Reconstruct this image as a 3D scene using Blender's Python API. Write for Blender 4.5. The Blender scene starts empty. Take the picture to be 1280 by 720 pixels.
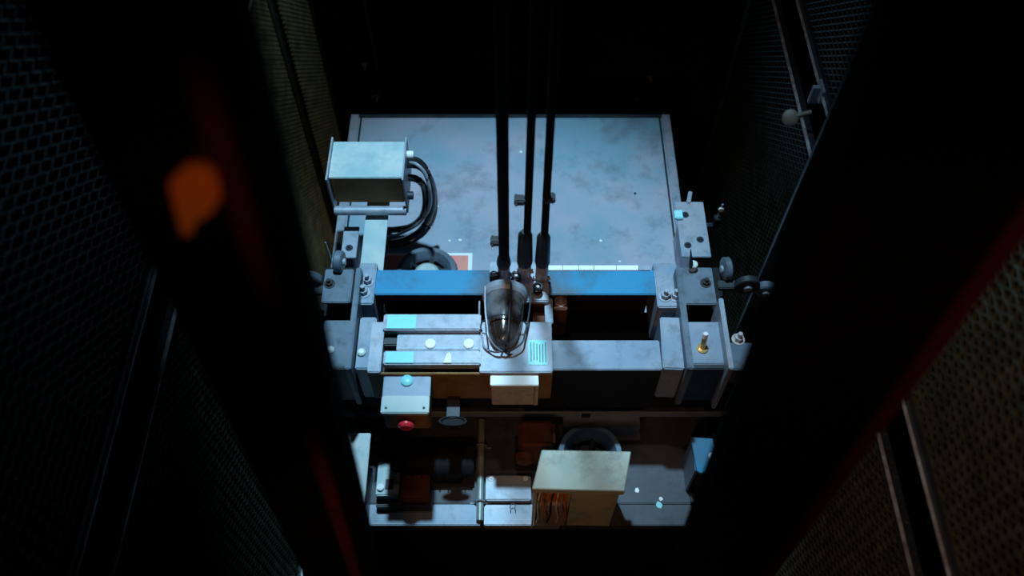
import bpy, bmesh, math, random
from mathutils import Vector, Matrix
random.seed(7)
S = bpy.context.scene
COL = S.collection

# ---------------------------------------------------------------- camera
CAM_H = 2.9
TILT = math.radians(32.8)
F = 1100.0
cam_d = bpy.data.cameras.new('camera')
cam = bpy.data.objects.new('camera', cam_d); COL.objects.link(cam)
cam.location = (0, 0, CAM_H); cam.rotation_euler = (TILT, 0, 0)
cam_d.sensor_width = 36; cam_d.lens = 36 * F / 1280
cam_d.clip_start = 0.02
cam_d.dof.use_dof = True; cam_d.dof.focus_distance = 3.0; cam_d.dof.aperture_fstop = 1.5
S.camera = cam

def row(py, z):                       # world y of an image row on the level z
    return (CAM_H - z) * math.tan(TILT + math.atan((360 - py) / F))
def P(px, py, z):                     # point of the level z
    u, v = px - 640, 360 - py
    d = Vector((u, v*math.cos(TILT) + F*math.sin(TILT), v*math.sin(TILT) - F*math.cos(TILT)))
    k = (z - CAM_H) / d.z
    return Vector((d.x*k, d.y*k, z))

# ---------------------------------------------------------------- materials
def mat(name, c1, c2=None, rough=.5, metal=0., scale=6., bump=.15, dirt=.0, dirtc=(.03,.025,.02), r2=None, spec=.5, trans=0., emit=None, detail=6., lo=.35, hi=.65, dscale=None):
    m = bpy.data.materials.new(name); m.use_nodes = True
    nt = m.node_tree; N = nt.nodes; L = nt.links
    b = N['Principled BSDF']
    tc = N.new('ShaderNodeTexCoord'); 
    nz = N.new('ShaderNodeTexNoise'); nz.inputs['Scale'].default_value = scale; nz.inputs['Detail'].default_value = detail
    L.new(tc.outputs['Object'], nz.inputs['Vector'])
    r = N.new('ShaderNodeValToRGB'); r.color_ramp.elements[0].position = lo; r.color_ramp.elements[1].position = hi
    r.color_ramp.elements[0].color = (*c1, 1); r.color_ramp.elements[1].color = (*(c2 or c1), 1)
    L.new(nz.outputs['Fac'], r.inputs['Fac'])
    out = r.outputs['Color']
    if dirt > 0:
        n2 = N.new('ShaderNodeTexNoise'); n2.inputs['Scale'].default_value = dscale or scale*2.3; n2.inputs['Detail'].default_value = 9
        n2.inputs['Roughness'].default_value = .7
        mp = N.new('ShaderNodeMapping'); mp.inputs['Location'].default_value = (3.1, 1.7, .4)
        L.new(tc.outputs['Object'], mp.inputs['Vector']); L.new(mp.outputs['Vector'], n2.inputs['Vector'])
        r2n = N.new('ShaderNodeValToRGB'); r2n.color_ramp.elements[0].position = .5; r2n.color_ramp.elements[1].position = .72
        r2n.color_ramp.elements[0].color = (0,0,0,1); r2n.color_ramp.elements[1].color = (dirt,dirt,dirt,1)
        L.new(n2.outputs['Fac'], r2n.inputs['Fac'])
        mx = N.new('ShaderNodeMix'); mx.data_type = 'RGBA'
        L.new(r2n.outputs['Color'], mx.inputs[0]); L.new(out, mx.inputs[6]); mx.inputs[7].default_value = (*dirtc, 1)
        out = mx.outputs[2]
    L.new(out, b.inputs['Base Color'])
    b.inputs['Roughness'].default_value = rough; b.inputs['Metallic'].default_value = metal
    b.inputs['Specular IOR Level'].default_value = spec
    if trans: b.inputs['Transmission Weight'].default_value = trans
    if bump:
        bp = N.new('ShaderNodeBump'); bp.inputs['Strength'].default_value = bump; bp.inputs['Distance'].default_value = .0015
        n3 = N.new('ShaderNodeTexNoise'); n3.inputs['Scale'].default_value = scale*5; n3.inputs['Detail'].default_value = 5
        L.new(tc.outputs['Object'], n3.inputs['Vector'])
        L.new(n3.outputs['Fac'], bp.inputs['Height']); L.new(bp.outputs['Normal'], b.inputs['Normal'])
    return m

M = {}
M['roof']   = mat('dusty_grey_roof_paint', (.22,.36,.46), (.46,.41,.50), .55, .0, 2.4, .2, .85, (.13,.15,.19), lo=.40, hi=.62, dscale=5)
M['galv']   = mat('galvanised_steel', (.30,.36,.44), (.42,.42,.50), .45, .2, 14, .15, .5, (.12,.12,.14))
M['pale']   = mat('pale_painted_steel', (.38,.52,.55), (.62,.64,.63), .4, 0, 7, .12, .6, (.22,.36,.42))
M['cream']  = mat('cream_enclosure_paint', (.48,.60,.54), (.66,.68,.58), .5, 0, 11, .12, .75, (.20,.22,.20), dscale=12)
M['blue']   = mat('patchy_blue', (.010,.24,.46), (.06,.12,.18), .45, 0, 2.8, .12, .7, (.04,.07,.10), lo=.47, hi=.56)  # saturated blue and grey blue mixed in noise patches
M['slate']  = mat('slate_blue_paint', (.20,.27,.38), (.30,.34,.42), .45, .1, 7, .12, .6, (.06,.07,.09))
M['dark']   = mat('dark_machine_paint', (.016,.020,.028), (.035,.042,.055), .5, .2, 12, .15)
M['slab']   = mat('dark_slate_paint', (.085,.13,.18), (.15,.18,.24), .5, .1, 9, .2, .8, (.03,.035,.04), dscale=16)
M['mesh_shade']  = mat('shaded_mesh_paint', (.016,.020,.013), (.04,.042,.03), .45, .4, 12, 0)  # darker copy of the mesh colour, for panels lying in shade
M['web']    = mat('black_paint_and_shade', (.010,.011,.014), (.02,.02,.022), .7, 0, 12, .15, spec=.2)  # near-black; on the crosshead and shoes the shade is in this colour
M['brown']  = mat('warm_shade_brown', (.27,.13,.035), (.36,.19,.06), .6, 0, 12, .12, .6, (.07,.045,.02), spec=.3)  # dim warm light on the vertical fronts, put into the colour
M['black']  = mat('black_rubber', (.010,.010,.012), (.02,.02,.022), .45, 0, 20, .1)
M['cable']  = mat('black_cable_sheath', (.016,.018,.024), (.03,.03,.04), .22, 0, 20, 0)
M['rope']   = mat('greased_steel_rope', (.006,.006,.007), (.012,.011,.010), .8, 0, 60, .4, spec=.12)
M['wall']   = mat('dark_shaft_wall', (.006,.009,.012), (.013,.014,.013), .9, 0, 4, .3, spec=.15)  # near-black walls and pit floor
M['post']   = mat('black_post_paint', (.0022,.0022,.0024), (.0035,.003,.003), .95, 0, 9, .05, spec=.03)
M['strip_red']  = mat('dull_red_strip', (.06,.008,.003), (.035,.005,.003), .8, 0, 8, .1, spec=.1)  # dull red of the strips on the near posts
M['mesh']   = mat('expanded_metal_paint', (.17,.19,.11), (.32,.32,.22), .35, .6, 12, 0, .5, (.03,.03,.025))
M['fram']   = mat('worn_frame_paint', (.055,.055,.05), (.09,.08,.06), .6, .2, 20, .2)
M['edge']   = mat('bare_steel_edge', (.75,.80,.88), (.40,.32,.30), .4, .3, 24, .1)
M['red']    = mat('red_sign_paint', (.95,.24,.22), (.95,.32,.26), .5, 0, 10, .05, .3, (.5,.2,.18))
M['button'] = mat('red_button_plastic', (.95,.04,.07), (.95,.05,.08), .3, 0, 10, 0)
M['white']  = mat('white_plastic', (.90,.93,.94), (.95,.95,.95), .4, 0, 10, 0)
M['cyan']   = mat('pale_cyan_label', (.28,.78,.85), (.40,.86,.90), .35, 0, 10, 0)
M['brass']  = mat('brass_stud', (.70,.36,.10), (.8,.5,.2), .3, .8, 12, 0)
M['pink']   = mat('galvanised_socket', (.55,.46,.45), (.70,.62,.62), .4, .4, 16, .2, .5, (.10,.06,.05))
M['rust']   = mat('rusty_steel', (.20,.06,.02), (.11,.035,.015), .8, .1, 12, .3)
M['tan']    = mat('tan_terminal_cover', (.62,.50,.36), (.72,.60,.44), .5, 0, 14, .1, .6, (.25,.15,.08))
M['orange'] = mat('orange_reflection_colour', (.85,.17,.02), (.75,.24,.04), .5, 0, 12, 0)  # colour of the sheet that stands in for a reflection
M['glass']  = mat('smoky_lamp_glass', (.035,.022,.016), (.20,.19,.21), .16, .1, 16, 0, spec=.9, lo=.42, hi=.62)
M['copper'] = mat('orange_wire_sheath', (.75,.22,.04), (.6,.16,.03), .4, 0, 20, 0)
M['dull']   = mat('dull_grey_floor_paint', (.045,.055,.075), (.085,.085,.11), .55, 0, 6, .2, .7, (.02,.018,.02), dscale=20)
M['olive']  = mat('olive_conduit_paint', (.26,.31,.28), (.40,.47,.48), .4, .2, 10, .1)

# ---------------------------------------------------------------- builders
class B:
    """Collects shapes in world coordinates, links them as one mesh."""
    def __init__(s): s.bm = bmesh.new()
    def box(s, x0, x1, y0, y1, z0, z1, bev=.003, rot=0, tilt=None):
        cx, cy, cz = (x0+x1)/2, (y0+y1)/2, (z0+z1)/2
        t = bmesh.new(); bmesh.ops.create_cube(t, size=1)
        bmesh.ops.scale(t, vec=(abs(x1-x0), abs(y1-y0), abs(z1-z0)), verts=t.verts)
        if bev:
            bv = min(bev, .3*min(abs(x1-x0), abs(y1-y0), abs(z1-z0)))
            bmesh.ops.bevel(t, geom=t.edges[:], offset=bv, segments=2, affect='EDGES')
        m = Matrix.Rotation(rot, 4, 'Z')
        if tilt: m = m @ Matrix.Rotation(tilt[1], 4, tilt[0])
        bmesh.ops.transform(t, matrix=Matrix.Translation((cx,cy,cz)) @ m, verts=t.verts)
        s._add(t); return s
    def _add(s, t):
        me = bpy.data.meshes.new('t'); t.to_mesh(me); t.free(); s.bm.from_mesh(me); bpy.data.meshes.remove(me)
    def cyl(s, a, b, r, r2=None, seg=20, bev=True):
        a, b = Vector(a), Vector(b); d = b-a
        t = bmesh.new()
        bmesh.ops.create_cone(t, cap_ends=True, segments=seg, radius1=r, radius2=r if r2 is None else r2, depth=d.length)
        if bev:
            es = [e for e in t.edges if len(e.link_faces)==2 and any(len(f.verts)>4 for f in e.link_faces)]
            bmesh.ops.bevel(t, geom=es, offset=min(r,d.length)*.12, segments=2, affect='EDGES')
        q = Vector((0,0,1)).rotation_difference(d.normalized()).to_matrix().to_4x4()
        bmesh.ops.transform(t, matrix=Matrix.Translation((a+b)/2) @ q, verts=t.verts)
        s._add(t); return s
    def tube(s, pts, r, seg=10, sub=6, closed=False):
        pts = [Vector(p) for p in pts]
        # catmull-rom
        out = []; n = len(pts)
        rng = range(n if closed else n-1)
        for i in rng:
            if closed: p0,p1,p2,p3 = pts[i-1],pts[i],pts[(i+1)%n],pts[(i+2)%n]
            else: p0,p1,p2,p3 = pts[max(i-1,0)],pts[i],pts[i+1],pts[min(i+2,n-1)]
            for k in range(sub):
                t = k/sub
                out.append(.5*((2*p1)+(-p0+p2)*t+(2*p0-5*p1+4*p2-p3)*t*t+(-p0+3*p1-3*p2+p3)*t**3))
        if not closed: out.append(pts[-1])
        rings = []; m = len(out)
        for i, p in enumerate(out):
            d = (out[(i+1)%m] - out[i-1]) if closed else (out[min(i+1,m-1)]-out[max(i-1,0)])
            d.normalize()
            up = Vector((0,0,1)) if abs(d.z) < .9 else Vector((0,1,0))
            u = d.cross(up).normalized(); v = u.cross(d)
            rr = r(i/(m-1)) if callable(r) else r
            rings.append([s.bm.verts.new(p + (u*math.cos(2*math.pi*j/seg)+v*math.sin(2*math.pi*j/seg))*rr) for j in range(seg)])
        for i in range(m if closed else m-1):
            A, Bq = rings[i], rings[(i+1)%m]
            for j in range(seg):
                s.bm.faces.new((A[j], A[(j+1)%seg], Bq[(j+1)%seg], Bq[j]))
        if not closed:
            s.bm.faces.new(rings[0][::-1]); s.bm.faces.new(rings[-1])
        return s
    def lathe(s, prof, loc, axis=(0,0,1), seg=36, squash=1.):
        q = Vector((0,0,1)).rotation_difference(Vector(axis).normalized())
        rings = []
        for r, h in prof:
            if r < 1e-6: rings.append([s.bm.verts.new(Vector(loc)+q@Vector((0,0,h)))]); continue
            rings.append([s.bm.verts.new(Vector(loc)+q@Vector((r*math.cos(2*math.pi*j/seg), squash*r*math.sin(2*math.pi*j/seg), h))) for j in range(seg)])
        for a, b in zip(rings, rings[1:]):
            for j in range(seg):
                k = (j+1)%seg
                if len(a)==1 and len(b)==1: continue
                if len(a)==1: s.bm.faces.new((a[0], b[k], b[j]))
                elif len(b)==1: s.bm.faces.new((a[j], a[k], b[0]))
                else: s.bm.faces.new((a[j], a[k], b[k], b[j]))
        return s
    def prism(s, poly, z0, z1, bev=.002):
        """polygon in xy, extruded along z"""
        t = bmesh.new()
        f = t.faces.new([t.verts.new((x,y,z0)) for x,y in poly])
        r = bmesh.ops.extrude_face_region(t, geom=[f])
        bmesh.ops.translate(t, vec=(0,0,z1-z0), verts=[v for v in r['geom'] if isinstance(v, bmesh.types.BMVert)])
        bmesh.ops.recalc_face_normals(t, faces=t.faces[:])
        if bev: bmesh.ops.bevel(t, geom=t.edges[:], offset=bev, segments=1, affect='EDGES')
        s._add(t); return s
    def done(s, name, m, parent=None, smooth=True, label=None):
        bm = s.bm
        bmesh.ops.recalc_face_normals(bm, faces=bm.faces[:])
        off = Vector((0,0,0)); p = parent
        while p is not None: off += p.location; p = p.parent
        if parent is None:
            lo = Vector([min(v.co[i] for v in bm.verts) for i in range(3)]); hi = Vector([max(v.co[i] for v in bm.verts) for i in range(3)])
            off = Vector(((lo.x+hi.x)/2, (lo.y+hi.y)/2, lo.z))
        bmesh.ops.translate(bm, vec=-off, verts=bm.verts)
        me = bpy.data.meshes.new(name); bm.to_mesh(me); bm.free()
        me.materials.append(M[m] if isinstance(m, str) else m)
        if smooth:
            for p_ in me.polygons: p_.use_smooth = True
            try: me.set_sharp_from_angle(angle=math.radians(35))
            except Exception: pass
        o = bpy.data.objects.new(name, me); COL.objects.link(o)
        if parent is not None: o.parent = parent
        else: o.location = off
        if label: o['label'] = label
        return o
def thing(name, label, cat, loc, group=None):
    o = bpy.data.objects.new(name, None); COL.objects.link(o)
    o.location = loc; o['label'] = label; o['category'] = cat; o.empty_display_size = .05
    if group: o['group'] = group
    return o
def tag(o, label, cat, group=None):
    o['label'] = label; o['category'] = cat
    if group: o['group'] = group
    return o
def struct(o): o['kind'] = 'structure'; return o
def rect(px0, px1, pyb, pyf, z):      # x0,x1,y0,y1 of an upward face on level z
    pm = (pyb+pyf)/2
    return P(px0,pm,z).x, P(px1,pm,z).x, row(pyf,z), row(pyb,z)
def fbox(px0, px1, pyb, pyf, z, h, bev=.003, b=None, rot=0):
    x0,x1,y0,y1 = rect(px0,px1,pyb,pyf,z)
    return (b or B()).box(x0,x1,y0,y1,z-h,z,bev,rot)
def bolt(p, r=.009, h=.012, m='galv', parent=None, name='bolt'):
    b = B(); p = Vector(p)
    b.cyl(p-Vector((0,0,.001)), p+Vector((0,0,.003)), r*1.5, seg=20)
    b.cyl(p+Vector((0,0,.002)), p+Vector((0,0,h*.65)), r, seg=6, bev=False)
    b.cyl(p+Vector((0,0,h*.5)), p+Vector((0,0,h*1.3)), r*.5, seg=12)
    return b.done(name, m, parent)

# ---------------------------------------------------------------- setting
PIT = -3.0
struct(B().box(-1.5,1.5,-.2,3.75,PIT-.1,PIT,0).done('floor','wall'))
struct(B().box(-1.5,1.5,3.55,3.75,PIT,5.2,0).done('wall_back','wall'))
struct(B().box(-1.6,-1.5,-.2,3.75,PIT,5.2,0).done('wall_left','wall'))
struct(B().box(1.5,1.6,-.2,3.75,PIT,5.2,0).done('wall_right','wall'))

def expanded(name, x, y0, y1, z0, z1, label, group=None, py=.040, pz=.034, th=.0044):
    """real expanded-metal: zig-zag strands of square section"""
    V = []; Fc = []
    ny = int((y1-y0)/(py/2)); nz = int((z1-z0)/pz)
    for k in range(nz+1):
        zb = z0 + k*pz
        for sgn in (1, -1):
            prev = None
            for i in range(ny+1):
                y = y0 + i*py/2
                z = zb + (pz*.5 if i % 2 else 0)*sgn
                dx = .003*(1 if i % 2 else -1)
                base = len(V)
                V += [(dx-th*.7, y, z-th), (dx+th*.7, y, z-th), (dx+th, y, z+th*.6), (dx-th, y, z+th)]
                if prev is not None:
                    for j in range(4):
                        Fc.append((prev+j, prev+(j+1)%4, base+(j+1)%4, base+j))
                prev = base
    me = bpy.data.meshes.new(name); me.from_pydata([(v[0], v[1]-(y0+y1)/2, v[2]-z0) for v in V], [], Fc); me.update()
    me.materials.append(M[label or 'mesh'])
    o = bpy.data.objects.new('expanded_metal', me); COL.objects.link(o)
    return o
def mesh_panel(x, y0, y1, z0, z1, label, side, mm='mesh'):
    t = thing('mesh_panel', label, 'mesh panel', (x, (y0+y1)/2, z0), None)
    e = expanded('expanded_metal', x, y0+.01, y1-.01, z0+.01, z1-.01, mm, **(dict(py=.028,pz=.026,th=.0032) if y0 > 1.5 else {})); e.parent = t; e.location = (0,0,.01)
    w = .03
    for a,c in ((z0,z0+w),(z1-w,z1)): B().box(x-.012,x+.012,y0,y1,a,c).done('frame_rail', 'dark', t)
    for a,c in ((y0,y0+w),(y1-w,y1)): B().box(x-.012,x+.012,a,c,z0,z1).done('frame_upright', 'fram', t)
    # worn bright edge of the frame that faces the shaft
    s = -side
    for a,c in ((z0,z0+.005),(z1-.005,z1)): B().box(x+s*.010,x+s*.020,y0,y1,a,c,.001).done('worn_edge', 'edge', t, label='bare shiny worn edge')
    return t
XW = 1.0
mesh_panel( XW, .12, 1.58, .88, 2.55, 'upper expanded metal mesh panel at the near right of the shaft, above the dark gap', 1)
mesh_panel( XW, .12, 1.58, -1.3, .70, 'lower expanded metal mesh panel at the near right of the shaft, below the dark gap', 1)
mesh_panel( XW, 1.60, 3.02, .88, 2.55, 'upper mesh panel with shade painted dark at the far right, behind the pale angled clip', 1, 'mesh_shade')
mesh_panel( XW, 1.60, 3.02, -1.3, .70, 'lower mesh panel with shade painted dark at the far right, beside the rear half of the car roof', 1, 'mesh_shade')
mesh_panel(-XW, .12, 1.68, .88, 2.55, 'upper mesh panel with shade painted dark at the near left, beyond the post with the orange reflection', -1, 'mesh_shade')
mesh_panel(-XW, .12, 1.68, -1.3, .70, 'lower mesh panel with shade painted dark at the near left, in the dark bottom left corner', -1, 'mesh_shade')
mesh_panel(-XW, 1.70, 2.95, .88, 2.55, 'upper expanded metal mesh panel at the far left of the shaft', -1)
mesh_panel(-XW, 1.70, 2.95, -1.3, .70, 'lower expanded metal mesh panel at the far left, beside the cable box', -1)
# stanchions that carry the panels
for (x, y, l) in ((-XW-.045, 3.03, 'rear left'), (XW+.045, 3.06, 'rear right'), (-XW-.045, .2, 'front left'), (XW+.045, .2, 'front right')):
    b = B(); b.box(x-.028,x+.028,y-.03,y-.022,PIT,4.2,.002); b.box(x-.004,x+.004,y-.03,y+.03,PIT,4.2,.002); b.box(x-.028,x+.028,y+.022,y+.03,PIT,4.2,.002)
    tag(b.done('stanchion','fram'), 'dark steel upright at the %s corner of the shaft mesh' % l, 'upright')
# narrow mesh behind the rear-left stanchion
t = thing('mesh_panel', 'narrow expanded metal strip between the rear left upright and the back wall', 'mesh panel', (-XW, 3.29, -1.3))
e = expanded('expanded_metal', -XW, 3.06, 3.52, -1.3, 2.5, '', py=.028, pz=.026, th=.0032); e.parent = t
B().box(-XW-.012,-XW+.012,3.50,3.54,-1.3,2.5).done('frame_upright','fram',t)

# small fittings on the back wall (bracket with bolts and hanging strap)
for i, (px, py, lb) in enumerate([(470,120,'small bright bracket low on the back wall, left of the ropes'), (456,80,'small bright bracket above the left one on the back wall'),
                   (645,110,'small hooked clip on the back wall right behind the ropes'), (795,122,'small cross shaped bracket on the back wall, right of the ropes'),
                   (812,96,'small dull bracket above the cross shaped one on the back wall')]):
    u, v = px-640, 360-py
    d = Vector((u, v*math.cos(TILT)+F*math.sin(TILT), v*math.sin(TILT)-F*math.cos(TILT)))
    p = Vector((0,0,CAM_H)) + d*(3.55/d.y)
    t = thing('wall_bracket', lb, 'bracket', (p.x, 3.55, p.z))
    s = (.016,.010,.009,.013,.010)[i]
    b = B(); b.box(p.x-s*1.5,p.x+s*1.5,3.535,3.551,p.z-s*.3,p.z+s*.3,.002); b.box(p.x-s*.35,p.x+s*.35,3.535,3.551,p.z-s*1.1,p.z+s*.9,.002)
    b.done('plate','galv',t)
    B().cyl((p.x+s*.5,3.535,p.z),(p.x+s*.5,3.505,p.z+s*.2),s*.32,seg=6).done('bolt','pale',t)
b = B(); q = P(459,60,0)
x = -.73
b.tube([(x-.01,3.53,.3),(x,3.535,.05),(x+.008,3.53,-.2),(x+.012,3.53,-.42)],.003)
tag(b.done('thin_wire','olive'), 'thin wire hanging down the back wall above the left bracket', 'wire')

# guide rails (T section) with fishplate
def guide_rail(s, label):
    x = s*.875; y = 1.60
    t = thing('guide_rail', label, 'guide rail', (x, y, PIT), 'car guide rails')
    b = B(); b.box(x-s*.0,x+s*.012,y-.06,y+.06,PIT,4.6,.002); b.box(x-s*.062,x,y-.008,y+.008,PIT,4.6,.002)
    b.done('rail','dark',t)
    for z in (-1.0, 1.35, 3.2):
        b = B(); b.box(x+s*.012,x+s*.024,y-.045,y+.045,z-.15,z+.15,.002)
        f = b.done('fishplate','dark',t)
        for dz in (-.11,-.04,.04,.11):
            B().cyl((x-s*.008,y+.035,z+dz),(x+s*.004,y+.035,z+dz),.010,seg=6).done('bolt','galv',f)
    for z in (.6, 2.6):
        b = B(); b.box(x+s*.012, x+s*.17, y-.03,y+.03,z,z+.008,.001); b.box(x+s*.012,x+s*.022,y-.03,y+.03,z-.08,z,.001)
        b.done('rail_bracket','dark',t)
    return t
guide_rail(-1, 'dark T section guide rail rising at the left end of the crosshead')
guide_rail( 1, 'dark T section guide rail rising at the right end of the crosshead')
# bracket knob high on the right rail and a pale joint clamp on the mesh
t = thing('rail_clamp','round dull clamp high on the right guide rail','clamp',(.80,1.69,1.20))
c0 = P(988,147,1.20)
t.location = c0
B().lathe([(0,-.010),(.016,-.010),(.021,-.005),(.021,.006),(.014,.010),(0,.010)], c0, (-.2,-.6,.8)).done('clamp_disc','fram',t)
B().cyl(c0, c0+Vector((.05,-.0,.02)), .007).done('clamp_pin','fram',t)
e0 = Vector((XW-.014, 2.05, .86))
t = thing('panel_clip','pale angled clip joining the mesh panels on the right shaft side','clip',e0)
B().box(e0.x-.006,e0.x+.006,e0.y-.03,e0.y+.03,e0.z-.01,e0.z+.045,.002).box(e0.x-.03,e0.x,e0.y-.008,e0.y+.008,e0.z-.03,e0.z+.04,.002).done('clip_body','galv',t)
B().cyl((e0.x-.02,e0.y+.015,e0.z),(e0.x+.006,e0.y+.015,e0.z),.010,seg=6).done('bolt','pale',t)

# near posts either side of the opening the camera looks through
def near_post(xb, xt, w, label, lip):
    """channel post, leaning slightly; xb/xt: inner edge at z=1.32 / 2.33"""
    k = (xt-xb)/1.01
    def X(z): return xb + k*(z-1.32)
    s = 1 if xb > 0 else -1
    z0, z1 = PIT, 3.9
    t = thing('steel_post', label, 'post', (X(z0)+s*w/2, .5, z0))
    def strip(a0, a1, y0, y1):
        b = B(); bm = b.bm
        vs = [[bm.verts.new((X(z)+s*a, y, z)) for (a,y) in ((a0,y0),(a1,y0),(a1,y1),(a0,y1))] for z in (z0,z1)]
        for j in range(4): bm.faces.new((vs[0][j],vs[0][(j+1)%4],vs[1][(j+1)%4],vs[1][j]))
        bm.faces.new(vs[0]); bm.faces.new(vs[1][::-1])
        bmesh.ops.recalc_face_normals(bm, faces=bm.faces[:])
        bmesh.ops.bevel(bm, geom=bm.edges[:], offset=.002, segments=2, affect='EDGES')
        return b
    strip(0, w, .50, .508).done('web','post',t)
    strip(0, .008, .508, .56).done('inner_flange','post',t)
    strip(w-.008, w, .508, .56).done('outer_flange','post',t)
    strip(lip[0], lip[1], .488, .4995).done('red_strip','strip_red',t,label='strip of dull red')
    return t
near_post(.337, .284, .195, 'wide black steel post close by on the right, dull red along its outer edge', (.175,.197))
near_post(-.273, -.207, .15, 'wide black steel post close by on the left, behind the orange reflection sheet', (.022,.046))
# added sheet whose orange stands in for a reflection on the left post
tp = Vector((0,0,CAM_H)); 
def onplane_y(px, py, Y):
    u, v = px-640, 360-py
    d = Vector((u, v*math.cos(TILT)+F*math.sin(TILT), v*math.sin(TILT)-F*math.cos(TILT)))
    return Vector((0,0,CAM_H)) + d*(Y/d.y)
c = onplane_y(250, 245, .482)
t = thing('orange_reflection','orange reflection modelled as a sheet on the near left post, out of focus','reflection patch',c)
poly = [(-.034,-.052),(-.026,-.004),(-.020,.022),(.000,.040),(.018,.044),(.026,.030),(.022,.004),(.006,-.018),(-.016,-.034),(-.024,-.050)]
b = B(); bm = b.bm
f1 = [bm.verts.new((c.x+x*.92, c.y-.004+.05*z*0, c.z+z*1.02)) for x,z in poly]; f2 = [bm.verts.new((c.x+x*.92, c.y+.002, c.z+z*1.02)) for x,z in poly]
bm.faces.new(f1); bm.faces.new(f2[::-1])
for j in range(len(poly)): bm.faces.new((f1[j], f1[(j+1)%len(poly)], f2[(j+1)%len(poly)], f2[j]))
b.done('reflection_sheet','orange',t,smooth=False)
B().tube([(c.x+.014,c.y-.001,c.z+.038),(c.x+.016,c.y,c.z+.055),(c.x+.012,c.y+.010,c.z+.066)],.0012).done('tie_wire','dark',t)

# ---------------------------------------------------------------- lift car
RX0, RX1 = P(443,145,0).x, P(833,145,0).x
YB, YF = row(145,0), .925
car = thing('lift_car', 'lift car seen from above, dusty grey blue roof with folded edges', 'lift car', ((RX0+RX1)/2, (YB+YF)/2, -2.3))
ymid = 1.70
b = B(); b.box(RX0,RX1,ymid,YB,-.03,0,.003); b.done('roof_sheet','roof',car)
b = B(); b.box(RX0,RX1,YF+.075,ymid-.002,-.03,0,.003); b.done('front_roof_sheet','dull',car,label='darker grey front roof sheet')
b = B(); b.box(RX0-.0,P(601,650,0).x,YF,YF+.072,-.04,.004,.003); b.done('sill_strip','slate',car)
b = B(); b.box(P(605,650,0).x,P(700,650,0).x,YF,YF+.072,-.04,.004,.003); b.done('sill_strip','galv',car)
b = B(); b.box(P(701,650,0).x,P(866,650,0).x,YF,YF+.072,-.04,.002,.003); b.done('sill_strip','dull',car)
for s, xx in ((-1,RX0),(1,RX1)):
    b = B(); b.box(xx-s*.022,xx+s*.012,1.72,YB,0.002,.012,.002); b.box(xx+s*.004,xx+s*.012,1.72,YB,-.06,.004,.002); b.done('edge_trim','galv',car)
    b = B(); b.box(xx-s*.036,xx-s*.028,1.72,YB,-.001,.0015,0); b.done('seam','black',car)
b = B(); b.box(RX0-.01,RX1+.01,YB-.012,YB+.006,-.05,.006,.002); b.done('rear_lip','dark',car,label='grimy dark rear lip')
b = B(); b.box(RX0+.01,RX1-.01,YF+.01,YF+.02,-2.3,-.04,.003); b.box(RX0+.01,RX0+.02,YF,YB-.01,-2.3,-.04,.003); b.box(RX1-.02,RX1-.01,YF,YB-.01,-2.3,-.04,.003); b.box(RX0+.01,RX1-.01,YB-.02,YB-.01,-2.3,-.04,.003)
b.done('car_wall','dark',car)
# bright side panel strips of the front part
x0,x1,y0,y1 = rect(420,460,538,645,.0)
B().box(P(420,600,0.2).x,P(458,600,.2).x,.93,row(541,.2),.185,.20,.003).box(P(448,600,0.2).x,P(453,600,.2).x,.94,1.1,0,.186,.001).done('side_cover','pale',car,label='pale blue cover flap on the left front edge')
xa = P(893,566,0.05).x
# ---- red warning sign
t = thing('warning_sign','red sign with a white border lying on the roof beneath the round fan','sign',P(532,330,0))
x0,x1,y0,y1 = rect(475,590,316,352,.006)
B().box(x0,x1,y0,y1,0.0,.006,.001).done('border_plate','white',t)
B().box(x0+.016,x1-.016,y0+.016,y1-.014,.006,.008,.0005).done('red_panel','red',t)
# ---- fans
def fan(cx, cy, r, z, label, hub, ring):
    t = thing('round_fan', label, 'fan', (cx,cy,0))
    B().lathe([(r*.62,0),(r,0),(r,z*.8),(r*.94,z),(r*.80,z),(r*.66,z*.7),(r*.62,z*.5)], (cx,cy,0)).done('fan_ring',ring,t)
    B().lathe([(0,0),(r*.6,0),(r*.6,z*.2),(0,z*.2)], (cx,cy,0.001)).done('fan_floor','black',t)
    B().lathe([(0,z*.95),(r*.30,z*.95),(r*.40,z*.8),(r*.42,z*.3),(0,z*.3)] if hub!='black' else [(0,z*.7),(r*.16,z*.7),(r*.2,z*.5),(r*.2,z*.2),(0,z*.2)], (cx,cy,0)).done('fan_hub',hub,t)
    for k in range(6):
        a = k*math.pi/3+.3
        p0 = Vector((cx+math.cos(a)*r*.15, cy+math.sin(a)*r*.15, z*.6)); p1 = Vector((cx+math.cos(a)*r*.64, cy+math.sin(a)*r*.64, z*.6))
        b = B(); m_ = (p0+p1)/2
        b.box(m_.x-(p1-p0).length/2, m_.x+(p1-p0).length/2, m_.y-r*.08, m_.y+r*.08, m_.z-.002, m_.z+.002,.001, rot=a, tilt=('X',.5))
        b.done('fan_blade','dark',t)
    return t
fan(P(533,339,.07).x, row(339,.07), .122, .07, 'round grey fan with a pale hub, half under the rear beam', 'pale', 'slab')
fan(P(738,568,.12).x, row(566,.12), .112, .12, 'round grey fan with a dark centre behind the cream electrical box', 'black', 'slab')

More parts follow.
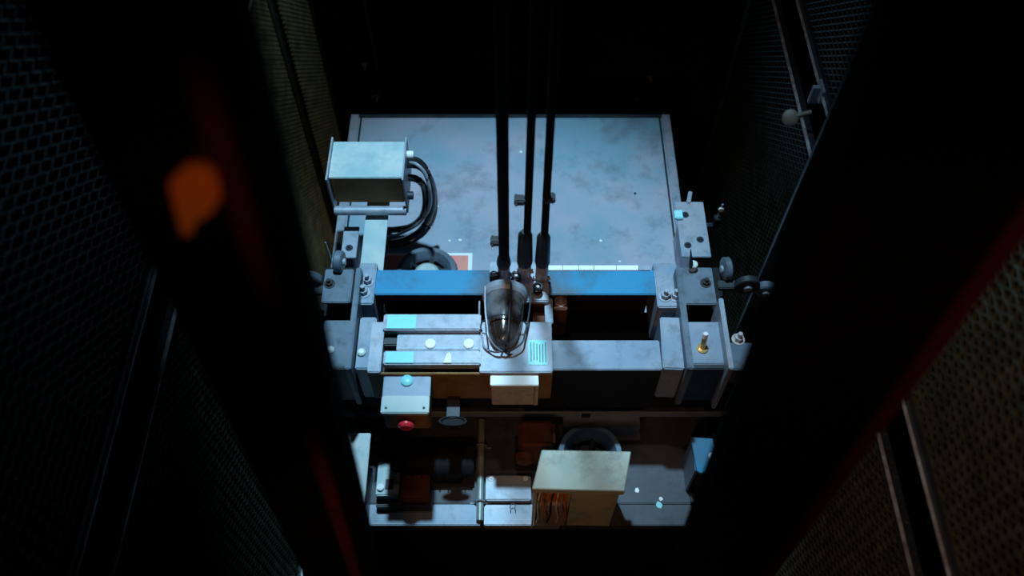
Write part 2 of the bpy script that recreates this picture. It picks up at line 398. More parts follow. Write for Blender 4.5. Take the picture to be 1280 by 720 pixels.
# ---------------------------------------------------------------- crosshead
ZC = .50
ch = thing('crosshead', 'blue grey twin channel crosshead beam spanning the lift car', 'beam', (0,1.43,.16))
xl, xr = -.60, .555
y0r, y1r = row(368,ZC), row(337,ZC)
y0f, y1f = row(462,ZC), row(425,ZC)
def channel(x0,x1,y0,y1,z0,z1,back,name,m,lab):
    tk = .010
    o = B().box(x0,x1,y0,y1,z1-tk,z1,.003).done(name,m,ch,label=lab)
    yy = (y1-tk,y1) if back else (y0,y0+tk)
    B().box(x0,x1,yy[0],yy[1],z0,z1-tk,.002).done('channel_web','web',o,label='web with its shade painted black')
    B().box(x0,x1,y0,y1,z0-tk,z0,.002).done('lower_flange','web',o)
channel(P(470,350,ZC).x, P(819,350,ZC).x, y0r,y1r,.12,ZC,True,'rear_channel','blue','patchy blue rear channel')
channel(P(448,445,ZC).x, P(826,445,ZC).x, y0f,y1f,.24,ZC,False,'front_channel','slate','slate grey front channel')
# shade-black plate, widened to shut out light between the channels
B().box(-.60,.64,y0f+.012,y1r-.012,.24,.25,.002).done('gap_shade_plate','web',ch)
# white tape in lengths along the rear lip
tx = [683,703,723,742,770,798,812]
for a, c_ in zip(tx, tx[1:]):
    z = ZC+.006
    B().box(P(a+.8,334,z).x, P(c_,334,z).x, row(337.5,z), row(331.5,z), ZC-.02, z,.001).done('tape_strip','white' if c_<800 else 'galv',ch,label='short length of whitish tape')
# end plates joining channels
B().box(P(819,360,ZC).x, P(848,360,ZC).x, row(384,ZC+.01), row(328,ZC+.01), ZC-.20, ZC+.01,.004).done('end_plate','slate',ch)
fbox(827,853,396,461,ZC+.022,.20,.004,rot=math.radians(-2)).done('end_plate','slate',ch)
B().box(P(447,360,ZC).x, P(469,360,ZC).x, row(380,ZC+.01), row(328,ZC+.01), ZC-.20, ZC+.01,.004).done('end_plate','slate',ch)
fbox(447,468,396,461,ZC+.012,.20,.004).done('end_plate','slate',ch)
for px, py in ((831,371),(844,371),(455,366),(460,352)):
    p = P(px,py,ZC+.01); bolt(p,.014,.03,'galv',ch)
# inner clutter seen at the left end of the black gap on the right
p = P(700,385,ZC-.10)
B().box(p.x-.022,p.x+.022,p.y-.03,p.y+.04,ZC-.36,ZC-.06,.004).done('hanger_block','rust',ch,label='rusty hanger block')
bolt((p.x,p.y,ZC-.06),.014,.02,'pink',ch)
fbox(681,691,372,404,ZC,.22).done('stiffener','galv',ch)
fbox(666,686,372,404,ZC-.05,.25).done('stiffener','rust',ch,label='rust brown stiffener')

# ---- guide shoes
def roller(t, c, axis, r, w, m='dark'):
    B().lathe([(r*.35,-w/2),(r*.85,-w/2),(r,-w*.35),(r,w*.35),(r*.85,w/2),(r*.35,w/2),(r*.35,-w/2)], c, axis).done('roller',m,t)
    b = B(); a = Vector(axis).normalized(); b.cyl(Vector(c)-a*w*.75, Vector(c)+a*w*.75, r*.34); b.done('axle','galv',t)
gs = thing('guide_shoe','grey roller guide shoe with a brass stud at the right end of the crosshead','guide shoe',(.70,1.43,.30))
Z = ZC+.03
fbox(851,893,334,380,Z,.014,.003).done('upper_plate','slab',gs)
fbox(862,906,402,455,Z,.014,.003).done('lower_plate','slate',gs,label='grey plate carrying a brass stud')
fbox(852,860,334,461,Z+.03,.25,.003).done('side_flange','slab',gs)
fbox(905,911,372,461,Z+.05,.28,.003).done('side_flange','galv',gs)
fbox(856,910,455,461,Z,.22,.003).done('front_flange','dark',gs)
fbox(858,908,334,458,ZC-.14,.012,.003).done('base_plate','web',gs)  # painted black for the band of shade between the plates
p = P(878,436,Z)
b = B(); b.cyl(p,p+Vector((0,0,.006)),.017); b.cyl(p,p+Vector((0,.012,.05)),.0085); o = b.done('brass_stud','brass',gs,label='shiny brass stud')
B().cyl(p+Vector((0,.010,.045)),p+Vector((0,.015,.068)),.0075).done('stud_tip','white',gs)
bolt(P(882,354,Z),.012,.02,'black',gs)
B().cyl(P(865,336,Z),P(865,336,Z)+Vector((0,0,.03)),.014).done('bolt','pale',gs)
B().cyl(P(864,334,Z+.02),P(864,334,Z+.02)+Vector((-.012,.02,.075)),.008,.001).done('pointed_pin','dark',gs)
roller(gs, P(908,336,Z+.01), (1,.1,.0), .038,.026,'slab')
roller(gs, P(934,356,Z+.01), (0,1,0), .040,.026,'dark')
roller(gs, P(958,362,Z-.02), (.2,1,0), .034,.03,'slab')
fbox(898,940,350,360,Z-.01,.02,.003).done('roller_arm','dark',gs)
b = fbox(911,954,428,462,ZC-.03,.012,.003); x0,x1,y0,y1 = rect(911,954,428,462,ZC-.03); b.box(x0,x1,y0,y0+.012,ZC-.12,ZC-.03)
b.done('outer_plate','slab',gs)
bolt(P(922,421,ZC-.03)+Vector((0,-.01,0)),.014,.03,'pink',gs)

gs = thing('guide_shoe','slate grey roller guide shoe at the left end of the crosshead','guide shoe',(-.62,1.43,.30))
fbox(404,440,336,378,Z,.014,.003).done('upper_plate','slab',gs)
fbox(402,438,400,459,Z,.014,.003).done('lower_plate','slab',gs)
fbox(438,445,334,461,Z+.03,.25,.003).done('side_flange','slab',gs)
fbox(404,440,455,461,Z,.22,.003).done('front_flange','dark',gs)
fbox(398,440,334,458,ZC-.14,.012,.003).done('base_plate','web',gs)  # same painted black band of shade on the left shoe
B().lathe([(0,.0),(.013,0),(.013,.006),(.008,.012),(0,.014)], P(413,438,Z)).done('bolt','white',gs)
B().lathe([(0,.0),(.013,0),(.013,.006),(.008,.012),(0,.014)], P(452,441,ZC+.013)).done('bolt','white',gs)
bolt(P(412,355,Z),.012,.02,'black',gs)
roller(gs, P(424,327,Z+.02), (1,-.1,0), .036,.028,'slab')
roller(gs, P(388,350,Z), (0,1,0), .038,.03,'slab')
B().cyl(P(414,326,Z),P(414,326,Z)+Vector((-.004,.01,.09)),.005,.002).done('pointed_pin','galv',gs)
fbox(384,408,356,366,Z-.012,.02,.003).done('roller_arm','dark',gs)

# ---- brackets behind the crosshead
def rear_bracket(pxs, py0, py1, z, label, extra):
    x0,x1,y0,y1 = rect(*pxs,py0,py1,z)
    t = thing('angle_bracket', label, 'bracket', ((x0+x1)/2,(y0+y1)/2,0))
    b = B(); b.box(x0,x1,y0,y1,z-.008,z,.002); xm = x0+.3*(x1-x0) if x0>0 else x1-.3*(x1-x0)
    b.done('plate','galv',t)
    B().box(min(xm,xm+.008),xm+.008,y0,y1,0,z-.006,.002).done('leg','galv',t)
    for fx, fy in extra:
        bolt((x0+(x1-x0)*fx, y0+(y1-y0)*fy, z),.009,.012,'dark',t)
    return t
t = rear_bracket((848,884),252,321,.26,'pale notched angle bracket behind the right guide shoe',((.25,.2),(.7,.3),(.3,.75)))
x0,x1,y0,y1 = rect(848,884,252,321,.26)
B().box(x0+.05,x0+.065,y1-.01,y1+.05,.25,.262,.002,rot=-.25).done('tab','galv',t)
B().box(x0-.01,x0+.02,y1-.09,y1-.05,.26,.275,.003).done('clip','cyan',t,label='shiny pale cyan clip')
rear_bracket((428,447),283,322,.30,'grey angle bracket behind the left guide shoe',((.5,.3),))

# small hooked rod standing right of the car
p = P(900,262,.05)
t = thing('limit_switch','thin pale limit switch lever standing right of the car roof','switch',(p.x,p.y,-.05))
B().box(p.x-.012,p.x+.012,p.y-.015,p.y+.015,-.06,.0,.003).done('switch_body','dark',t)
B().box(RX1,p.x,p.y-.01,p.y+.01,-.058,-.05,.002).done('switch_arm','dark',t)
B().cyl((p.x,p.y,-.005),(p.x+.004,p.y,.085),.004).done('lever','galv',t)
B().lathe([(0,-.004),(.011,-.004),(.011,.004),(0,.004)],(p.x+.003,p.y-.004,.055),(0,1,0)).done('lever_roller','white',t)

# ---------------------------------------------------------------- cantilevered cable box on the left
ZB = .55
x0,x1,y0,y1 = rect(413,505,177,222,ZB); zb = .407
t = thing('cable_box','pale blue grey cable box held on an arm above the rear left roof corner','electrical box',((x0+x1)/2,(y0+y1)/2,zb-.03))
B().box(x0+.004,x1-.004,y0+.003,y1,zb,ZB-.008,.004).done('box_body','brown',t,label='box body, dim warm light painted brown')  # warm dimness of the front face is in the brown
B().box(x0+.002,x1-.002,y0,y1+.002,ZB-.010,ZB,.003).done('lid','pale',t,label='pale blue lid')
for xx in (x0-.002, x1+.002):
    B().box(xx-.003,xx+.003,y0-.02,y1+.012,zb-.03,ZB+.012,.001).done('end_cheek','galv',t)
B().cyl((x0,y0-.022,zb-.014),(x1,y0-.022,zb-.014),.017).done('bottom_pipe','galv',t)
B().cyl((x1,y1-.035,ZB-.03),(x1+.028,y1-.035,ZB-.03),.014).done('cable_gland','white',t)
B().cyl((x1,y0+.02,zb+.02),(x1+.025,y0+.02,zb+.02),.015).done('cable_gland','dark',t)
xa0, xa1 = P(451,300,.40).x, P(480,300,.40).x
za = zb-.044
b = B(); b.box(xa0,xa1,y1r,y0+.06,za-.008,za,.002); b.box(xa0,xa1,y1r,y1r+.008,za-.1,za,.002); b.done('support_arm','pale',t,label='bright pale blue support arm')
# cables looping from the box
def cable(pts, r, label, m='cable'):
    b = B(); b.tube([P(a,c,z) for a,c,z in pts], r)
    return tag(b.done('cable',m), label, 'cable', 'cables looping out of the cable box')
cable([(509,200,.50),(522,202,.50),(533,215,.46),(540,240,.36),(539,265,.25),(527,287,.15),(507,300,.08),(482,305,.04),(466,306,.02)],.014,'innermost thick black cable looping from the upper gland of the cable box')
cable([(508,206,.50),(524,208,.51),(537,222,.46),(543,245,.32),(541,272,.2),(527,293,.1),(505,304,.05),(484,307,.03),(470,308,.014)],.012,'outermost black cable of the loop, nearest the red sign')
cable([(509,222,.44),(521,224,.44),(530,234,.38),(532,255,.28),(527,272,.2),(514,283,.12),(495,287,.06),(478,287,.012)],.013,'short black cable looping from the lower gland of the cable box')
cable([(508,204,.49),(520,205,.53),(532,218,.50),(538,242,.42),(536,262,.30),(522,280,.2),(500,292,.10),(480,297,.03)],.006,'thin grey cable lying on top of the cable loop','galv')

# ---------------------------------------------------------------- hoist ropes
def rope(x, y, z0, r, label, lean=0, z1=5.0):
    b = B(); n = 60; seg = 14
    rings = []
    for i in range(n+1):
        z = z0+(z1-z0)*i/n
        cx = x+lean*(z-z0)
        rings.append([b.bm.verts.new((cx+r*(1+.02*math.cos(6*(2*math.pi*j/seg)+z*40))*math.cos(2*math.pi*j/seg), y+r*(1+.02*math.cos(6*(2*math.pi*j/seg)+z*40))*math.sin(2*math.pi*j/seg), z)) for j in range(seg)])
    for a_, c_ in zip(rings, rings[1:]):
        for j in range(seg): b.bm.faces.new((a_[j],a_[(j+1)%seg],c_[(j+1)%seg],c_[j]))
    b.bm.faces.new(rings[0][::-1]); b.bm.faces.new(rings[-1])
    return tag(b.done('hoist_rope','rope'), label, 'rope', 'hoist ropes')
ry = 1.575
rope(-.025, ry, .60, .0165, 'thick dark hoist rope, leftmost and widest of the three')
rope(.045, ry, .63, .0115, 'dark hoist rope in the middle, thinner than the left one', .007)
rope(.098, ry, .66, .0115, 'dark hoist rope, rightmost of the three', .001)
def socket(x, y, z0, z1, r, label, sleeve):
    t = thing('rope_socket', label, 'rope socket', (x,y,z0), 'rope sockets')
    B().lathe([(0,0),(r*.8,0),(r,.01),(r*.9,(z1-z0)*.45),(r*.62,(z1-z0)*.5),(0,(z1-z0)*.5)],(x,y,z0)).done('socket_body','pink',t)
    B().lathe([(0,0),(r*1.0,0),(r*1.1,.012),(r*.95,sleeve),(r*.5,sleeve+.02),(0,sleeve+.02)],(x,y,(z0+z1)/2)).done('sleeve','black',t)
    B().cyl((x-r*1.3,y-.006,z0+.025),(x+r*1.3,y-.006,z0+.025),.007).done('cross_pin','galv',t)
    return t
socket(-.026, ry, .52, .66, .021, 'pale rope socket at the foot of the thick left rope', .04)
socket(.040, ry, .54, .66, .023, 'pale pinkish rope socket with a black sleeve at the foot of the middle rope', .15)
socket(.096, ry, .50, .70, .022, 'rope socket with a long black sleeve at the foot of the right rope', .14)
# hitch block under the sockets
t = thing('hitch_plate','grimy steel hitch plate with springs bridging the crosshead beneath the rope sockets','plate',(.03,1.5,ZC))
x0,x1,y0,y1 = rect(612,686,333,370,ZC+.02)
B().box(x0,x1,y0-.02,y1+.02,ZC,ZC+.02,.004).done('plate','galv',t)
for px,py in ((618,352),(645,352),(672,366)):
    p = P(px,py,ZC+.02)
    b = B(); b.tube([(p.x+.013*math.cos(a*.9), p.y+.013*math.sin(a*.9), p.z+.0016*a+.003) for a in range(0,28)],.003,6,2); b.done('spring','dark',t)
    bolt(p,.010,.03,'pink',t)
for i,(px,py,s) in enumerate(((617,315,.013),(619,332,.011),(648,268,.010),(676,268,.010))):
    pass
# small rope clips
for i,(x,z,lb) in enumerate(((-.05,.72,'small dark clip on the left side of the thick rope'),(.022,.92,'small dark clip jutting left of the middle rope'),(.108,.93,'small dark clip on the right rope'))):
    t = thing('rope_clip', lb, 'clip', (x,ry,z))
    B().box(x-.016,x+.016,ry-.014,ry+.014,z-.012,z+.012,.004).done('clip_saddle','black',t)
    B().cyl((x-.01,ry-.02,z),(x-.01,ry+.02,z),.004).done('clip_nut','dark',t)

# ---------------------------------------------------------------- inspection control tray on the front channel
ZT = .565
x0,x1,y0,y1 = rect(462,690,402,465,ZT); zt0 = .385
t = thing('control_tray','shallow pale steel control tray mounted on the front left of the crosshead','control tray',((x0+x1)/2,(y0+y1)/2,zt0))
B().box(x0,P(478,435,ZT).x,y0,y1,ZC+.004,ZT,.003).done('left_plate','galv',t)
B().box(P(600,435,ZT).x,x1,y0,y1,ZC+.004,ZT,.003).done('right_plate','galv',t)
B().box(x0,x1,y0,y0+.006,zt0,ZT-.012,.002).done('front_plate','brown',t,label='front plate, dim warm light painted brown')  # brown carries the weak warm light on this front
B().box(x0,x1,y0+.006,y1,ZC+.002,ZC+.012,.002).done('tray_floor','dark',t)
b = fbox(496,600,417,438,ZT-.012,.03); b.done('centre_plate','galv',t)
for px in (538,586):
    B().lathe([(0,0),(.0175,0),(.0175,.003),(.015,.006),(0,.0068)],P(px,430,ZT-.012)).done('push_button','white',t,label='round white button')
p = P(488,426,ZT-.01)
B().box(p.x-.022,p.x+.022,p.y-.014,p.y+.014,ZC+.01,ZT-.012,.004).done('connector','black',t)
# label with vertical strokes
x0l,x1l,y0l,y1l = rect(660,684,425,456,ZT+.002)
lb = B().box(x0l,x1l,y0l,y1l,ZT-.001,ZT+.002,.0005).done('paper_label','cyan',t,label='pale paper label with faint strokes')
b = B()
for k in range(6):
    xx = x0l+.008+k*(x1l-x0l-.014)/5
    b.box(xx,xx+.0025,y0l+.008+.01*random.random(),y1l-.006-.02*random.random(),ZT+.002,ZT+.0026,0)
b.done('printed_strokes','dark',lb)
def bar(pyb,pyf,z,lab,py_lab):
    t2 = thing('terminal_bar', lab, 'terminal bar', P(540,pyf,z-.04))
    fbox(479,601,pyb,pyf,z,.035,.004).done('bar_body','galv',t2)
    x0_,x1_,y0_,y1_ = rect(*py_lab,pyb+1.5,pyf-1.5,z+.0015)
    B().box(x0_,x1_,y0_,y1_,z-.002,z+.0018,.0005).done('sticker','cyan',t2,label='bright cyan sticker')
    return t2
bar(392,412,ZT+.012,'pale bar with a cyan sticker along the back of the control tray',(484,520))
bar(438,455,ZT+.015,'grey bar with a cyan sticker along the front of the control tray',(482,517))
p = P(559,447,ZT+.016)
tag(B().prism([(p.x-.011,p.y-.018),(p.x+.012,p.y-.018),(p.x+.012,p.y+.008),(p.x+.006,p.y+.018),(p.x-.002,p.y+.012)],ZT+.0155,ZT+.018,.0005).done('paper_scrap','white'),'tiny torn white paper scrap on the front bar of the control tray','paper scrap')

# ---- emergency stop box
ZE = .545
x0,x1,y0,y1 = rect(479,536,468,515,ZE)
ze0 = .425
y1 = row(465,ZT)
t = thing('stop_box','pale blue metal stop switch box with a red button, hung on the control tray','switch box',((x0+x1)/2,(y0+y1)/2,ze0))
B().box(x0,x1,y0,y1,ze0,ZE-.02,.004).done('box_body','brown',t)  # front's dim warm light is in this brown
ym = y0+(y1-y0)*.42
# folded lid: flat rear, raised front
B().box(x0-.003,x1+.003,ym,y1,ZE-.02,ZE-.004,.003).done('rear_lid','slate',t)
B().box(x0-.003,x1+.003,y0-.004,ym+.002,ZE-.02,ZE+.002,.003).done('front_lid','pale',t)
B().lathe([(0,0),(.018,0),(.018,.006),(.013,.010),(0,.011)],((x0+x1)/2,y1-.018,ZE-.004)).done('lid_knob','cyan',t)
B().lathe([(0,.026),(.018,.026),(.024,.019),(.024,.012),(.010,.006),(.010,-.002),(0,-.002)],((x0+x1)/2,y0,ze0+.062),(0,-1,0)).done('red_button','button',t,label='red mushroom push button')
for xx in (x0+.012,x1-.012): B().lathe([(0,0),(.004,0),(.003,.003),(0,.0035)],(xx,y0+.012,ZE+.002)).done('screw','dark',t)
# ---- terminal cover
x0,x1,y0_,_ = rect(614,672,466,476,.54)
y1 = row(465,ZT); y0 = y1-.032
t = thing('terminal_cover','tan terminal cover with a white top edge on the right of the control tray front','cover',((x0+x1)/2,(y0+y1)/2,.405))
B().box(x0,x1,y0,y1,.405,.535,.003).done('cover_body','tan',t)
B().box(x0-.002,x1+.002,y0-.003,y1,.535,.548,.002).done('top_edge','white',t)
B().box(x1-.010,x1+.003,y0-.002,y1,.405,.535,.002).done('side_clip','tan',t)
# dim tray beside stop box
p = P(566,526,.40)
t = thing('oval_tray','dark grey oval tray right beside the stop box','tray',(p.x,p.y,.37))
B().lathe([(0,0),(.036,0),(.044,.010),(.044,.015),(.038,.015),(.032,.008),(0,.006)],(p.x,p.y,.385),squash=.36).done('tray_body','web',t)
B().box(p.x-.02,p.x+.02,p.y+.012,y1+.002,.384,.400,.001).done('tray_bracket','dark',t)

# ---------------------------------------------------------------- bulkhead lamp with wire guard
base = P(634,372,ZC+.10); ax = Vector((0,-.80,.35)).normalized()
base = Vector((P(631,372,ZC+.08).x, row(372,ZC+.08), ZC+.08))
t = thing('caged_lamp','smoky glass dome lamp in a wire guard, lying at the centre of the crosshead','lamp',(base.x,base.y,ZC))
L_ = .180; R_ = .062
def prof(r,l): return [(0,0),(r,0)]+[(r*(1-.12*math.sin(a)**2)*math.cos(a)**.5,l*math.sin(a)) for a in [math.radians(d) for d in (8,16,24,32,40,48,56,63,70,76,81,86)]]+[(0,l)]
ax = Vector((-.02,-.97,.05)).normalized()
B().lathe(prof(R_,L_),base,ax).done('glass_dome','glass',t)
B().lathe([(0,-.035),(R_*.8,-.035),(R_*1.12,-.02),(R_*1.15,0),(R_*1.02,.010),(0,.010)],base,ax).done('lamp_base','galv',t)
B().box(base.x-.03,base.x+.03,base.y+.004,base.y+.03,ZC+.018,base.z,.003).done('mount','dark',t)
q = Vector((0,0,1)).rotation_difference(ax)
for k in range(6):
    a = math.radians(15+k*60)
    pts = []
    for u_ in (0,.25,.5,.75,.92,1.03):
        rr = R_*1.34*(1-.34*u_**2.0) if u_<1 else R_*.45
        pts.append(base + q@Vector((rr*math.cos(a), rr*math.sin(a), L_*1.05*u_)))
    pts.append(base+q@Vector((0,0,L_*1.09)))
    B().tube(pts,.0028,6,5).done('guard_wire','galv' if k in (2,3) else 'dark',t)
pts = [base+q@Vector((R_*1.14*math.cos(a),R_*1.14*math.sin(a),L_*.62)) for a in [2*math.pi*k/12 for k in range(12)]]
B().tube(pts,.0025,6,3,closed=True).done('guard_ring','dark',t)

# ---------------------------------------------------------------- front part of the roof
# toe bar across
z=.14
yb_ = row(515,z); xa,xb = P(425,515,z).x, P(934,515,z).x
t = thing('toe_bar','thin grey angle bar running across the roof in front of the crosshead','bar',((xa+xb)/2,yb_,0))
B().box(xa,xb,yb_-.004,yb_+.006,z-.004,z,.001).box(xa,xb,yb_+.002,yb_+.006,z-.045,z,.001).done('angle_bar','slate',t)
for xx in (xa+.05,-.22,.24,xb-.06): B().box(xx,xx+.03,yb_-.004,yb_+.008,0,z-.003,.002).done('foot','dark',t)
# conduit running front to back
t = thing('conduit','pale round conduit running front to back over the roof centre left','conduit',(P(600,580,.1).x,1.07,0))
cx = P(600,580,.1).x
B().cyl((cx,.935,.018),(cx,1.30,.018),.012).done('pipe','olive',t)
for yy in (1.0,1.2): B().tube([(cx-.034,yy,.002),(cx-.017,yy,.006),(cx-.016,yy,.026),(cx,yy,.040),(cx+.016,yy,.026),(cx+.017,yy,.006),(cx+.034,yy,.002)],.003,6,3).done('saddle','galv',t)
# pale cover plate left of cream box
x0,x1,y0,y1 = rect(607,664,594,640,.03)
t = thing('cover_plate','pale square cover plate between the conduit and the cream electrical box','cover plate',((x0+x1)/2,(y0+y1)/2,0))
B().box(x0,x1,max(y0,YF+.077),y1,0,.03,.004).done('plate','galv',t)
for fx in (.12,.88): bolt((x0+(x1-x0)*fx, y1-.012,.03),.006,.008,'white',t)
p = P(641,633,.03); B().tube([(p.x-.008,p.y-.008,.031),(p.x-.007,p.y+.006,.032),(p.x,p.y+.009,.032),(p.x+.007,p.y+.006,.032),(p.x+.008,p.y-.008,.031)],.0015,6,3).done('wire_staple','dark',t)
# rusty gear housing in the shade
x0,x1,y0,y1 = rect(648,694,524,556,.2)
t = thing('gear_housing','rusty brown gear housing in the shade left of the round fan','housing',((x0+x1)/2,(y0+y1)/2,0))
B().box(x0,x1,y0,y1,.02,.20,.012).done('housing_body','rust',t)
B().cyl((x0+.02,y0+.0,.12),(x0+.02,y0-.03,.12),.03).done('bearing_cap','rust',t)
B().box(x0-.012,x1+.012,y0-.012,y1+.012,0,.02,.003).done('foot_plate','dark',t)
# black motor added to darken the front left roof
x0,x1,y0,y1 = rect(476,592,545,592,.14)
t = thing('added_motor','black finned motor housing added to darken the front left roof','motor',((x0+x1)/2,(y0+y1)/2,0))
yc = (y0+y1)/2; r = .052
B().cyl((x0+.03,yc,.075),(x1,yc,.075),r,seg=32).done('added_motor_body','web',t)
for k in range(9):
    xx = x0+.05+k*(x1-x0-.08)/8
    B().lathe([(r*.9,-.0015),(r*1.16,-.0015),(r*1.16,.0015),(r*.9,.0015),(r*.9,-.0015)],(xx,yc,.075),(1,0,0)).done('added_motor_fin','web',t)
B().cyl((x0,yc,.075),(x0+.032,yc,.075),r*.5).done('added_motor_gear_head','web',t)
B().box(x0+.05,x1-.04,yc-.05,yc+.05,0,.03,.004).done('added_motor_foot','web',t)
# front-left clip bracket on dark base with brown block
x0,x1,y0,y1 = rect(471,540,598,633,.05)
t = thing('latch_unit','small pale latch with a dark slot on a black base at the front left','latch',((x0+x1)/2,(y0+y1)/2,0))
B().box(x0,x1,y0,y1,0,.05,.004).done('base_block','black',t)
xp = P(499,600,.10).x
B().box(x0+.004,xp,y0+.02,y1+.04,.05,.10,.004).done('latch_body','pale',t)
B().box(xp-.045,xp-.018,y0+.04,y0+.075,.10,.103,.001).done('latch_slot','black',t)
B().cyl((x0+.02,y0+.045,.10),(x0+.02,y0+.045,.112),.012).done('latch_pin','white',t)
B().box(xp+.008,x1-.008,y0+.01,y1+.02,.05,.085,.005).done('brown_block','rust',t)
tag(B().lathe([(0,0),(.012,0),(.010,.010),(0,.014)],P(472,547,.02)-Vector((0,0,.02))).done('hex_nut','galv'),'small loose grey nut on the roof below the left of the toe bar','nut')

# ---- cream electrical box, front right, turned a little
ZJ = .372
A_ = [P(677,562,ZJ),P(789,564,ZJ),P(781,614,ZJ),P(665,611,ZJ)]
cxy = sum((Vector((v.x,v.y)) for v in A_), Vector((0,0)))/4
t = thing('electrical_box','cream steel electrical box with a stained lid and open wiring at its front left','electrical box',(cxy.x,cxy.y,0))
B().prism([(v.x,v.y) for v in A_],ZJ-.035,ZJ,.003).done('lid','cream',t)
ex = (A_[2]-A_[3]).normalized(); ey = Vector((-ex.y,ex.x,0))
o_ = A_[3]; W = (A_[2]-A_[3]).length; D = (A_[0]-A_[3]).dot(ey)
sh = (A_[0]-A_[3]).dot(ex)/D
def q2(a,d): v = o_+ex*(a+sh*d)+ey*d; return (v.x,v.y)
B().prism([q2(W*.43,.012),q2(W-.012,.012),q2(W-.012,D-.010),q2(W*.43,D-.010)],.0,ZJ-.034,.003).done('box_body','cream',t)
B().prism([q2(.008,D-.014),q2(W*.43,D-.014),q2(W*.43,D-.006),q2(.008,D-.006)],.0,ZJ-.034,.002).done('back_panel','dark',t)
B().prism([q2(.008,.012),q2(.014,.012),q2(.014,D-.014),q2(.008,D-.014)],.0,ZJ-.034,.001).done('side_panel','cream',t)
B().prism([q2(.02,.010),q2(W*.42,.010),q2(W*.42,D*.75),q2(.02,D*.75)],.0,.20,.003).done('relay_block','pink',t,label='pinkish block of relays')
B().prism([q2(.03,.02),q2(W*.38,.02),q2(W*.38,D*.6),q2(.03,D*.6)],.2,.275,.003).done('terminal_block','copper',t,label='orange terminal block')
for k in range(7):
    a0 = .022+k*.014; ph = random.random()
    v0 = q2(a0,.02); v1 = q2(a0+.01*(ph-.5),-.006); v2 = q2(a0+.03*(ph-.3),-.004); v3 = q2(a0+.04*(ph-.5),.004)
    B().tube([(*v0,.29),(*v1,.25-.03*ph),(*v2,.13),(*v3,.05)],.0028,6,5).done('wire',['white','copper','pink','black','white','pink','copper'][k],t)
B().prism([q2(.004,-.002),q2(.009,-.002),q2(.009,.006),q2(.004,.006)],.0,ZJ-.034,.001).done('door_edge','white',t)

# right front: side bracket and rod
x0,x1,y0,y1 = rect(866,894,546,592,.2)
t = thing('side_bracket','blue grey folded bracket on the right front edge of the roof','bracket',((x0+x1)/2,(y0+y1)/2,0))
B().prism([(x0,y1),(x1,y1-.005),(x1+.004,y0+.03),(x0+.02,y0),(x0+.006,y0+.01)],.19,.20,.002).done('plate','blue',t)
B().box(x0+.004,x0+.012,y0+.012,y1,0,.192,.002).done('leg','slate',t)
bolt(P(890,570,.20),.008,.01,'white',t)
p0 = P(900,536,.1); p1 = P(906,576,.1)
tag(B().cyl((RX1+.008,p0.y,.06),(RX1+.014,p1.y-.06,.0),.005).done('thin_rod','galv'),'thin steel rod along the right front edge of the roof','rod')
b = B(); x0,x1 = P(862,600,.03).x,P(868,600,.03).x
tag(b.box(x0,x1,1.0,row(556,.02),.0,.014,.002).done('rubber_strip','black'),'black rubber strip lying near the right front roof edge','strip')
# dim plate behind fan
x0,x1,y0,y1 = rect(704,800,519,533,.1)
tag(B().box(x0,x1,y0,y1,.0,.10,.004).box(x0-.01,x1+.01,y0-.01,y1+.01,0,.01,.002).done('cable_duct','slate'),'dull grey cable duct under the toe bar behind the right fan','duct')
# small litter
def scrap(px,py,s,m,label):
    p = P(px,py,0.001); n = 6
    poly = [(p.x+s*(.7+.5*random.random())*math.cos(2*math.pi*k/n), p.y+s*(.7+.6*random.random())*math.sin(2*math.pi*k/n)) for k in range(n)]
    tag(B().prism(poly,.0,.003,.0006).done('paper_scrap',M[m]),label,'paper scrap','scraps on the roof')
scrap(796,613,.010,'white','tiny white scrap right beside the cream electrical box')
scrap(824,631,.013,'cyan','small cyan scrap near the front right of the roof')
scrap(826,624,.008,'white','tiny white scrap just behind the small cyan scrap')
scrap(651,190,.007,'white','tiny white fleck on the rear roof between the ropes')
scrap(547,258,.006,'white','tiny white fleck just right of the cable loop')
scrap(575,300,.008,'white','small white fleck above the right corner of the red sign')
scrap(562,301,.006,'white','smaller white fleck left of another above the red sign')
scrap(751,301,.007,'white','tiny white fleck on the right half of the rear roof')
scrap(794,242,.007,'dark','tiny dark fleck on the right half of the rear roof')
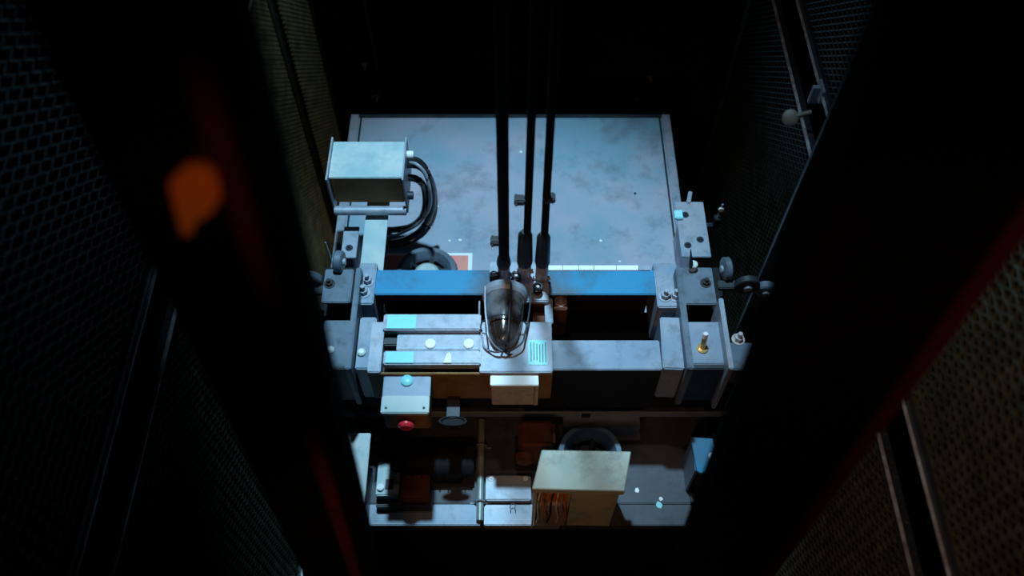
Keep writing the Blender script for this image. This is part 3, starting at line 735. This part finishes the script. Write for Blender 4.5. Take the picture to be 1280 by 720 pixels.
scrap(775,327,.006,'white','tiny white fleck beside the white tape on the right beam')

# ---------------------------------------------------------------- light
def area(name, loc, target, size, power, color, shape='DISK'):
    l = bpy.data.lights.new(name,'AREA'); l.shape = shape; l.size = size; l.energy = power; l.color = color
    o = bpy.data.objects.new(name,l); COL.objects.link(o); o.location = loc
    o.rotation_euler = (Vector(target)-Vector(loc)).to_track_quat('-Z','Y').to_euler()
    return o
def spot(name, loc, target, power, color, angle, blend=.6, radius=.05):
    l = bpy.data.lights.new(name,'SPOT'); l.energy = power; l.color = color; l.spot_size = math.radians(angle); l.spot_blend = blend; l.shadow_soft_size = radius
    o = bpy.data.objects.new(name,l); COL.objects.link(o); o.location = loc
    o.rotation_euler = (Vector(target)-Vector(loc)).to_track_quat('-Z','Y').to_euler()
    return o
spot('shaft_lamp', (-.1,2.2,4.6), (-.02,1.8,0), 900, (.44,.79,1.0), 33, .8, .08)
spot('warm_landing_lamp', (-.22,-.55,2.3), (.08,1.25,.45), 25, (1.0,.55,.25), 40, .9, .10)
spot('orange_fill_spot', (-.10,-.15,2.75), (-.27,.5,2.28), 3.4, (1.0,.50,.18), 22, 1, .03)  # added narrow spot, no visible source; brightens the orange sheet
spot('right_post_fill', (.10,-.15,2.75), (.52,.5,1.7), 9, (1.0,.45,.18), 62, 1, .03)  # added fill without a real fixture, picks out the right post's strip
spot('left_mesh_fill', (.5,2.7,4.2), (-1.0,2.75,.5), 85, (.85,.95,.85), 26, 1, .05)  # unseen fill added to bring out the far left mesh
spot('right_mesh_fill', (-.2,1.5,3.9), (1.0,1.3,1.1), 34, (1.0,.88,.75), 60, 1, .05)  # extra fill put in for the right mesh, not a shaft fixture

w = bpy.data.worlds.new('world'); S.world = w; w.use_nodes = True
w.node_tree.nodes['Background'].inputs[0].default_value = (.35,.6,1,1)
w.node_tree.nodes['Background'].inputs[1].default_value = .0015
vs = S.view_settings; vs.view_transform = 'Standard'; vs.look = 'None'; vs.gamma = 1; vs.exposure = 0; vs.use_curve_mapping = False
